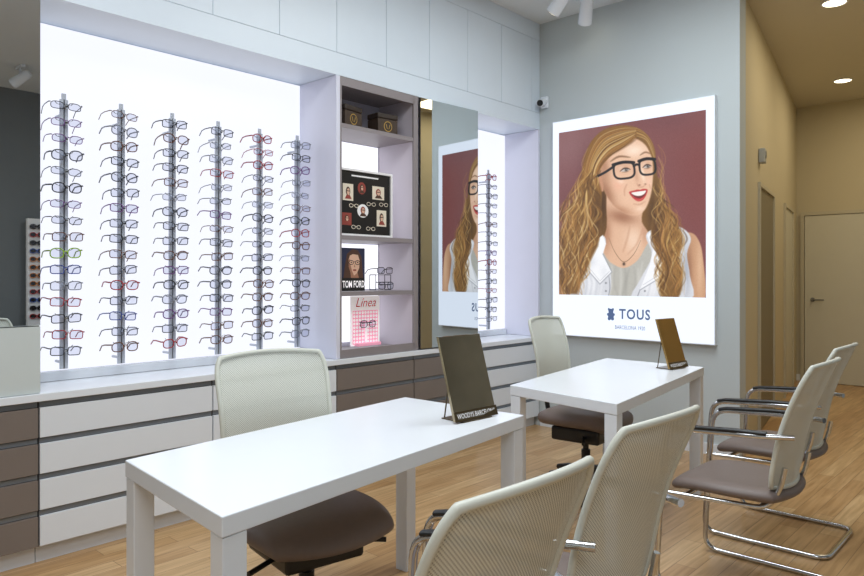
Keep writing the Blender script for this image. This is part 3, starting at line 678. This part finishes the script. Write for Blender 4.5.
K_navy = print_mat("print_logo_navy", (82, 104, 146), 0.95)
def onp(px, py): return PL(PW(px, py, 0.002))
MX = Matrix(((1, 0, 0, 0), (0, 0, -1, 0), (0, 1, 0, 0), (0, 0, 0, 1)))
def Tx(px, py): return Matrix.Translation(onp(px, py)) @ MX
mb = MB()
text_mb(mb, "TOUS", 0.108, K_navy, Tx(634.5, 315), bold=0.0025, width=PW(650, 315).x-PW(619, 315).x, space=1.15)
k_ = PW(612, 0).x-PW(611, 0).x
mb.obj("lettering", pr)
mb = MB()
text_mb(mb, "BARCELONA 1920", 0.042, K_navy, Tx(630, 328), width=PW(645, 328).x-PW(615, 328).x)
mb.obj("small_lettering", pr)
cx, cy = 611.0, 315.0
ds = [(0, 3.9, 2.9), (-2.4, 6.2, 1.3), (2.4, 6.2, 1.3), (0, -1.0, 3.4), (-3.2, 0.6, 1.5), (3.2, 0.6, 1.5), (-1.9, -3.9, 1.9), (1.9, -3.9, 1.9), (0, 1.4, 2.9)]
vs = []; c0 = onp(cx, cy)
for i in range(72):
    an_ = 2*math.pi*i/72; dx, dz = math.cos(an_), math.sin(an_); best = 0.5
    for (u, v, q) in ds:
        pj = u*dx+v*dz; dd = u*u+v*v-pj*pj
        if dd < q*q: best = max(best, pj+math.sqrt(q*q-dd))
    vs.append((c0[0]+dx*best*k_*0.85, c0[1], c0[2]+dz*best*k_*0.85))
mb = MB(); mb.add(vs+[c0], [(i, (i+1) % 72, 72) for i in range(72)], K_navy); mb.obj("emblem", pr)

# ------------------------------------------------------------ desks
def desk(corners, label):
    cx = sum(c[0] for c in corners)/4; cy = sum(c[1] for c in corners)/4
    r = root("desk", (cx, cy, 0), 0, label, "desk", "white consultation desks")
    q = [(c[0]-cx, c[1]-cy) for c in corners]
    mb = MB(); mb.prism(q, 0.70, 0.75, M_white, 0.003); mb.obj("desktop", r)
    def bil(u, v):
        a = Vector(q[0]).lerp(Vector(q[1]), u); b2 = Vector(q[3]).lerp(Vector(q[2]), u); return a.lerp(b2, v)
    lu, lv = 0.068/1.38, 0.068/0.67
    for u0 in (0.002, 1-lu-0.002):
        for v0 in (0.004, 1-lv-0.004):
            mb = MB(); mb.prism([bil(u0, v0), bil(u0+lu, v0), bil(u0+lu, v0+lv), bil(u0, v0+lv)], 0.0, 0.699, M_white, 0.003); mb.obj("leg", r)
    return r
def onz(px, py, z):
    s = (CAMZ-z)*FPX/(py-HY); a = (px-432)/FPX
    return (s*(-S_+a*C_), s*(C_+a*S_))
desk([onz(222, 517, .75), onz(524, 415, .75), onz(405, 397, .75), onz(125, 460, .75)], "white laminate desk with square legs and a metal sign on it")
desk([onz(617, 404, .75), onz(704, 367, .75), onz(606, 358, .75), onz(510, 385, .75)], "white laminate desk with square legs near the backlit poster")

# ------------------------------------------------------------ desk signs
def desk_sign(px, py, rz, label, M_plate, w, h, ln):
    X, Y = onz(px, py, 0.75)
    r = root("desk_sign", (X, Y, 0.7505), rz, label, "desk sign", "metal signs standing on the desks")
    def P(x, y, z): return (x-z*ln, y, z)
    mb = MB()
    vs = [P(0, -w, 0.006), P(0, w, 0.006), P(0, w, h), P(0, -w, h)]
    vs2 = [(v[0]-0.012, v[1], v[2]) for v in vs]
    mb.add(vs+vs2, [(0, 1, 2, 3), (7, 6, 5, 4), (0, 4, 5, 1), (1, 5, 6, 2), (2, 6, 7, 3), (3, 7, 4, 0)], M_plate)
    mb.obj("plate", r)
    mb = MB(); hs = 0.042
    vs = [(P(0, -w, 0.006)[0]+0.006, -w-0.002, 0.006), (0.006, w+0.002, 0.006), (P(0, 0, hs)[0]+0.006, w+0.002, hs), (P(0, 0, hs)[0]+0.006, -w-0.002, hs)]
    vs2 = [(v[0]-0.005, v[1], v[2]) for v in vs]
    mb.add(vs+vs2, [(0, 1, 2, 3), (7, 6, 5, 4), (0, 4, 5, 1), (1, 5, 6, 2), (2, 6, 7, 3), (3, 7, 4, 0)], M_bronze)
    Rm = Matrix.Translation((0.006-0.024*ln+0.0006, 0, 0.024)) @ Matrix.Rotation(-math.atan(ln), 4, 'Y') @ MYZ
    text_mb(mb, "WOODYS BARCELONA", 0.026, M_card, Rm, width=w*1.85, bold=0.0004)
    mb.obj("name_strip", r)
    mb = MB(); mb.box((-0.11, -w*0.7, 0), (0.006, w*0.7, 0.004), M_bronze); mb.obj("foot", r)
    mb = MB(); a = P(-0.013, 0, 0.2)
    mb.sweep([(a[0], -w*0.6, a[2]), (-0.105, -w*0.6, 0.005)], 0.003, M_bronze, 6); mb.sweep([(a[0], w*0.6, a[2]), (-0.105, w*0.6, 0.005)], 0.003, M_bronze, 6); mb.obj("strut", r)
desk_sign(477, 420, -0.06, "polished metal easel sign with lettered strip on the desk", M_silver, 0.115, 0.315, 0.29)
desk_sign(679, 369, -0.12, "bronze easel sign on the desk near the poster", M_brass, 0.095, 0.29, 0.30)

# ------------------------------------------------------------ chairs
def backrest(r, hwt, hwb, zb, zt, xb, xt, rd=0.15):
    NU, NV = 16, 22
    def S(u, v):
        hw = (hwb+(hwt-hwb)*v)*(1-rd*abs(2*v-1)**7)
        x = xb+(xt-xb)*v**0.9+0.03*math.sin(math.pi*v)+0.035*u*u
        z = zb+(zt-zb)*v+0.012*(1-u*u)*(1 if v > 0.5 else -1)*abs(2*v-1)**4
        return Vector((x, hw*u, z))
    vs = []
    V = [0.5-0.5*math.cos(math.pi*j/NV) for j in range(NV+1)]
    for v in V:
        for i in range(NU+1): vs.append(S(-1+2*i/NU, v))
    fs = [(j*(NU+1)+i, j*(NU+1)+i+1, (j+1)*(NU+1)+i+1, (j+1)*(NU+1)+i) for j in range(NV) for i in range(NU)]
    mb = MB(); mb.add(vs, fs, M_mesh, True); o = mb.obj("mesh_panel", r); o["label"] = "fine cream mesh panel"
    bd = [S(-1+2*i/NU, 0) for i in range(NU)]+[S(1, v) for v in V[:-1]]+[S(1-2*i/NU, 1) for i in range(NU)]+[S(-1, v) for v in V[::-1][:-1]]
    mb = MB(); mb.sweep(bd, 0.0095, M_rim, 8, closed=True); mb.obj("backrest_frame", r)
    return S
def cushion(r, cx, hw, hd, zc, th):
    NX, NY = 16, 16
    def sq(u, v):
        x = u*math.sqrt(max(0, 1-0.30*v*v)); y = v*math.sqrt(max(0, 1-0.30*u*u)); return x*1.03, y*1.03
    vs = []
    for side in (1, -1):
        for i in range(NX+1):
            for j in range(NY+1):
                u = math.sin(math.pi/2*(-1+2*i/NX)); v = math.sin(math.pi/2*(-1+2*j/NY))
                x, y = sq(u, v); e = max(abs(u), abs(v)); f = (1-e**6)**0.5
                z = zc+side*th/2*f-0.03*max(0, x)**3+0.008*y*y
                vs.append((cx+x*hd, y*hw, z))
    n1 = (NX+1)*(NY+1); fs = []
    for i in range(NX):
        for j in range(NY):
            a = i*(NY+1)+j; fs.append((a, a+NY+1, a+NY+2, a+1)); fs.append((n1+a, n1+a+1, n1+a+NY+2, n1+a+NY+1))
    mb = MB(); mb.add(vs, fs, M_seat, True); o = mb.obj("seat", r)
    bm = bmesh.new(); bm.from_mesh(o.data); bmesh.ops.remove_doubles(bm, verts=bm.verts, dist=1e-5); bm.to_mesh(o.data); bm.free()
    o["label"] = "taupe padded seat"; return o

def visitor_chair(loc, rz, label):
    r = root("visitor_chair", loc, rz, label, "chair", "visitor armchairs beside the desks")
    cushion(r, -0.01, 0.235, 0.235, 0.435, 0.06)
    backrest(r, 0.218, 0.20, 0.475, 0.955, -0.225, -0.375)
    W = 0.262; tr = 0.0115; fx = 0.225
    half = [(-0.285, 0.214, 0.69), (-0.18, W, 0.688), (fx-0.03, W, 0.668), (fx+0.01, W, tr), (-0.32, W, tr)]
    path = half+[(p[0], -p[1], p[2]) for p in half[::-1]]
    mb = MB(); mb.sweep(fillet(path, 0.07, 6), tr, M_chrome, 10); mb.obj("sled_frame", r)
    mb = MB()
    for s in (-1, 1):
        mb.sweep(fillet([(fx-0.002, s*W, 0.40), (-0.18, s*0.17, 0.392), (-0.225, s*0.165, 0.48), (-0.24, s*0.165, 0.56)], 0.05, 5), 0.010, M_chrome, 8)
    mb.sweep([(0.12, -0.235, 0.398), (0.12, 0.235, 0.398)], 0.009, M_chrome, 8); mb.sweep([(-0.15, -0.18, 0.393), (-0.15, 0.18, 0.393)], 0.009, M_chrome, 8)
    mb.obj("seat_support", r)
    for s in (-1, 1):
        mb = MB(); mb.sweep([(-0.20, s*(W-0.006), 0.700), (-0.08, s*W, 0.697), (0.06, s*W, 0.687), (0.13, s*W, 0.681), (0.165, s*W, 0.672)], 0.015, M_black, 10, sx=0.6); mb.obj("armrest", r)["label"] = "black armrest pad"
    return r
c1 = visitor_chair((-1.01, 0.985, 0), math.radians(179), "cream mesh-back chrome visitor chair at the desk corner")
copy_thing(c1, (-1.07, 1.635, 0), math.radians(178), "cream mesh-back chrome visitor chair at the desk middle")
copy_thing(c1, (-1.06, 3.07, 0), math.radians(180), "cream mesh-back chrome visitor chair with taupe seat fully in view")
copy_thing(c1, (-1.15, 3.82, 0), math.radians(180), "cream mesh-back chrome visitor chair by the bronze sign desk")

def task_chair(loc, rz, label):
    r = root("task_chair", loc, rz, label, "office chair", "swivel office chairs behind the desks")
    cushion(r, 0.0, 0.26, 0.26, 0.438, 0.09)
    backrest(r, 0.228, 0.215, 0.55, 0.99, -0.255, -0.325, 0.10)
    mb = MB(); mb.sweep(fillet([(-0.02, 0, 0.375), (-0.25, 0, 0.38), (-0.285, 0, 0.55), (-0.275, 0, 0.62)], 0.06, 6), 0.022, M_black, 10, sx=0.6)
    mb.sweep([(-0.255, -0.20, 0.61), (-0.285, 0, 0.61), (-0.255, 0.20, 0.61)], 0.012, M_black, 8); mb.obj("back_support", r)
    mb = MB(); mb.rbox((-0.17, -0.15, 0.31), (0.15, 0.15, 0.39), M_black, 0.014); mb.sweep([(0.05, -0.14, 0.345), (0.10, -0.26, 0.335)], 0.01, M_black, 6); mb.sweep([(0.05, 0.14, 0.345), (0.12, 0.26, 0.335)], 0.01, M_black, 6); mb.obj("tilt_mechanism", r)
    mb = MB(); mb.cyl((0, 0, 0.11), (0, 0, 0.25), 0.028, M_black); mb.cyl((0, 0, 0.25), (0, 0, 0.315), 0.018, M_black); mb.obj("gas_column", r)
    mb = MB(); mb.cyl((0, 0, 0.09), (0, 0, 0.15), 0.045, M_black)
    for k in range(5):
        a = 2*math.pi*k/5+0.1; c, s = math.cos(a), math.sin(a)
        mb.sweep([(0.02*c, 0.02*s, 0.13), (0.15*c, 0.15*s, 0.115), (0.31*c, 0.31*s, 0.08)], 0.028, M_black, 8, r2=0.017)
    mb.obj("star_base", r)
    for k in range(5):
        a = 2*math.pi*k/5+0.1; c, s = math.cos(a)*0.305, math.sin(a)*0.305; t = Vector((-math.sin(a), math.cos(a), 0))
        mb = MB(); p = Vector((c, s, 0.029))
        for q in (-1, 1): mb.cyl(p+t*0.006*q, p+t*0.026*q, 0.0285, M_black, 14)
        mb.cyl((c, s, 0.03), (c, s, 0.072), 0.008, M_black, 8); mb.obj("caster", r)
    return r
t1 = task_chair((-2.02, 1.55, 0), math.radians(-10), "cream mesh-back swivel chair with taupe seat tucked under the desk")
t2 = copy_thing(t1, (-2.16, 3.73, 0), math.radians(5), "cream mesh-back swivel chair turned sideways near the poster")
t2.scale = (0.95, 0.92, 1.035)

# ------------------------------------------------------------ ceiling fixtures etc
def spot(loc, aim, label):
    r = root("spotlight", loc, 0, label, "spotlight", "white ceiling spotlights")
    mb = MB(); mb.rbox((-0.09, -0.02, -0.03), (0.09, 0.02, -0.001), M_white, 0.004); mb.cyl((0, 0, -0.03), (0, 0, -0.09), 0.009, M_white); mb.obj("mount", r)
    d = Vector(aim).normalized(); c = Vector((0, 0, -0.14))
    mb = MB(); mb.cyl(c-d*0.09, c+d*0.09, 0.048, M_white, 20, r2=0.055); mb.cyl(c-d*0.12, c-d*0.09, 0.03, M_white, 16, r2=0.048); mb.obj("lamp_head", r)
    mb = MB(); mb.cyl(c+d*0.0905, c+d*0.093, 0.045, M_lampe, 20); mb.obj("lens", r)
def at(px, py, z):
    s = (z-CAMZ)*FPX/(HY-py); a = (px-432)/FPX; return (s*(-S_+a*C_), s*(C_+a*S_))
x, y = at(560, 2, 3.33); spot((x, y, CH), (-0.8, 0.1, -0.7), "white adjustable ceiling spotlight aimed at the display wall")
x, y = at(586, 12, 3.33); spot((x, y, CH), (-0.5, 0.7, -0.7), "white adjustable ceiling spotlight aimed at the poster wall")
spot((1.23, 2.51, CH), (0.7, -0.5, -0.5), "white adjustable ceiling spotlight over the sunglasses stand")
for (x, y) in ((-1.81, 8.42), (-1.34, 5.97)):
    r = root("downlight", (x, y, 3.359), 0, "round recessed warm downlight in the corridor ceiling", "downlight", "corridor ceiling downlights")
    mb = MB(); n = 28
    pts = [(0.085*math.cos(2*math.pi*k/n), 0.085*math.sin(2*math.pi*k/n), -0.004) for k in range(n)]; mb.sweep(pts, 0.008, M_white, 6, closed=True); mb.obj("trim_ring", r)
    mb = MB(); mb.cyl((0, 0, -0.008), (0, 0, -0.003), 0.078, M_lampe, 28); mb.obj("lens", r)
r = root("security_camera", (-3.36, YB, 2.78), 0, "small white dome security camera on the wall corner", "security camera")
mb = MB(); mb.rbox((-0.035, -0.03, -0.05), (0.035, -0.001, 0.05), M_white, 0.008); mb.obj("mount", r)
mb = MB(); mb.cyl((0, -0.03, 0.0), (0.01, -0.10, -0.02), 0.034, M_white, 18); mb.cyl((0.01, -0.10, -0.02), (0.012, -0.108, -0.022), 0.026, M_black, 18); mb.obj("camera_body", r)
pp = P1+U*1.0+N*0.001
r = root("wall_alarm", (pp.x, pp.y, 2.28), math.atan2(N.y, N.x), "small grey alarm sounder box above the corridor door", "alarm")
mb = MB(); mb.rbox((0, -0.05, -0.06), (0.05, 0.05, 0.06), mat("alarm_grey", (170, 174, 174), 0.5), 0.01); mb.obj("body", r)
mb = MB(); mb.cyl((0.05, 0, 0.01), (0.054, 0, 0.01), 0.03, M_gapm, 16); mb.obj("grille", r)

# things on the opposite side, seen in the mirror
r = root("sunglasses_stand", (2.14, 3.14, 0), 0, "tall white sunglasses display stand against the grey wall", "display stand")
mb = MB(); mb.rbox((0.0, -0.27, 0.05), (0.06, 0.27, 1.96), M_card, 0.005); mb.obj("panel", r)
mb = MB(); mb.rbox((-0.01, -0.28, 0), (0.14, 0.28, 0.045), M_white, 0.005); mb.obj("base", r)
mb = MB()
for i in range(3):
    for k in range(12): mb.box((-0.013, -0.18+i*0.18-0.006, 0.82+k*0.095-0.002), (0.0, -0.18+i*0.18+0.006, 0.82+k*0.095+0.004), M_chrome)
mb.obj("hooks", r)
sg = []
for n_, c_ in (("black", (20, 20, 24)), ("red", (190, 40, 40)), ("blue", (40, 90, 180)), ("orange", (220, 130, 40))):
    mb = MB(); m = mat(n_+"_sunglass", c_, 0.25); glasses_mesh(mb, m, 0.029, 0.023, 0.004, False, 2.4, folded=True)
    for s in (-1, 1): mb.add([(-0.001, 1.12*(s*0.035+0.027*math.cos(t)), 0.023*math.sin(t)) for t in [2*math.pi*k/16 for k in range(16)]], [tuple(range(16))], mat("dark_tint_lens", (30, 28, 30), 0.1))
    o = mb.obj("tmp"); sg.append((n_, o.data)); bpy.data.objects.remove(o)
for i in range(3):
    for k in range(12):
        n_, d = random.choice(sg); o = bpy.data.objects.new("sunglasses", d); COL.objects.link(o); o.location = (2.1115, 3.14-0.18+i*0.18, 0.82+k*0.095); o.rotation_euler = (0, 0, math.pi)
        thing(o, n_+"-framed sunglasses with dark lenses on a white stand", "sunglasses", "sunglasses on the white stand")
r = root("reception_counter", (1.45, 2.9, 0), 0, "white rectangular reception counter with plain panels", "counter")
mb = MB(); mb.rbox((-0.28, -0.8, 0.06), (0.28, 0.8, 0.70), M_white, 0.004); mb.obj("body", r)
mb = MB(); mb.rbox((-0.31, -0.83, 0.701), (0.31, 0.83, 0.74), M_white, 0.004); mb.obj("countertop", r)
mb = MB(); mb.box((-0.26, -0.78, 0), (0.26, 0.78, 0.059), M_dark); mb.obj("plinth", r)

# ------------------------------------------------------------ lights
def area(loc, size, power, col, rot=(0, 0, 0), sy=None):
    l = bpy.data.lights.new("area", 'AREA'); l.energy = power; l.color = col; l.size = size
    if sy: l.shape = 'RECTANGLE'; l.size_y = sy
    o = bpy.data.objects.new("added_area_light", l); COL.objects.link(o); o.location = loc; o.rotation_euler = rot; return o  # area light added under the ceiling to raise the room light
area((-1.55, 0.9, 3.44), 1.4, 58, (0.92, 0.97, 1.0), sy=1.6)
area((-1.6, 3.5, 3.44), 1.4, 50, (0.90, 0.97, 1.0), sy=1.4)
area((0.9, -0.8, 3.44), 1.6, 60, (0.93, 0.97, 1.0), sy=1.6)
area((-1.05, 6.4, 3.33), 0.8, 13, (1.0, 0.84, 0.56), sy=1.4)
area((-1.3, 8.2, 3.33), 0.8, 13, (1.0, 0.84, 0.56), sy=1.2)
w = bpy.data.worlds.new("world"); SC.world = w; w.use_nodes = True
w.node_tree.nodes["Background"].inputs[0].default_value = (0.6, 0.65, 0.7, 1); w.node_tree.nodes["Background"].inputs[1].default_value = 0.3
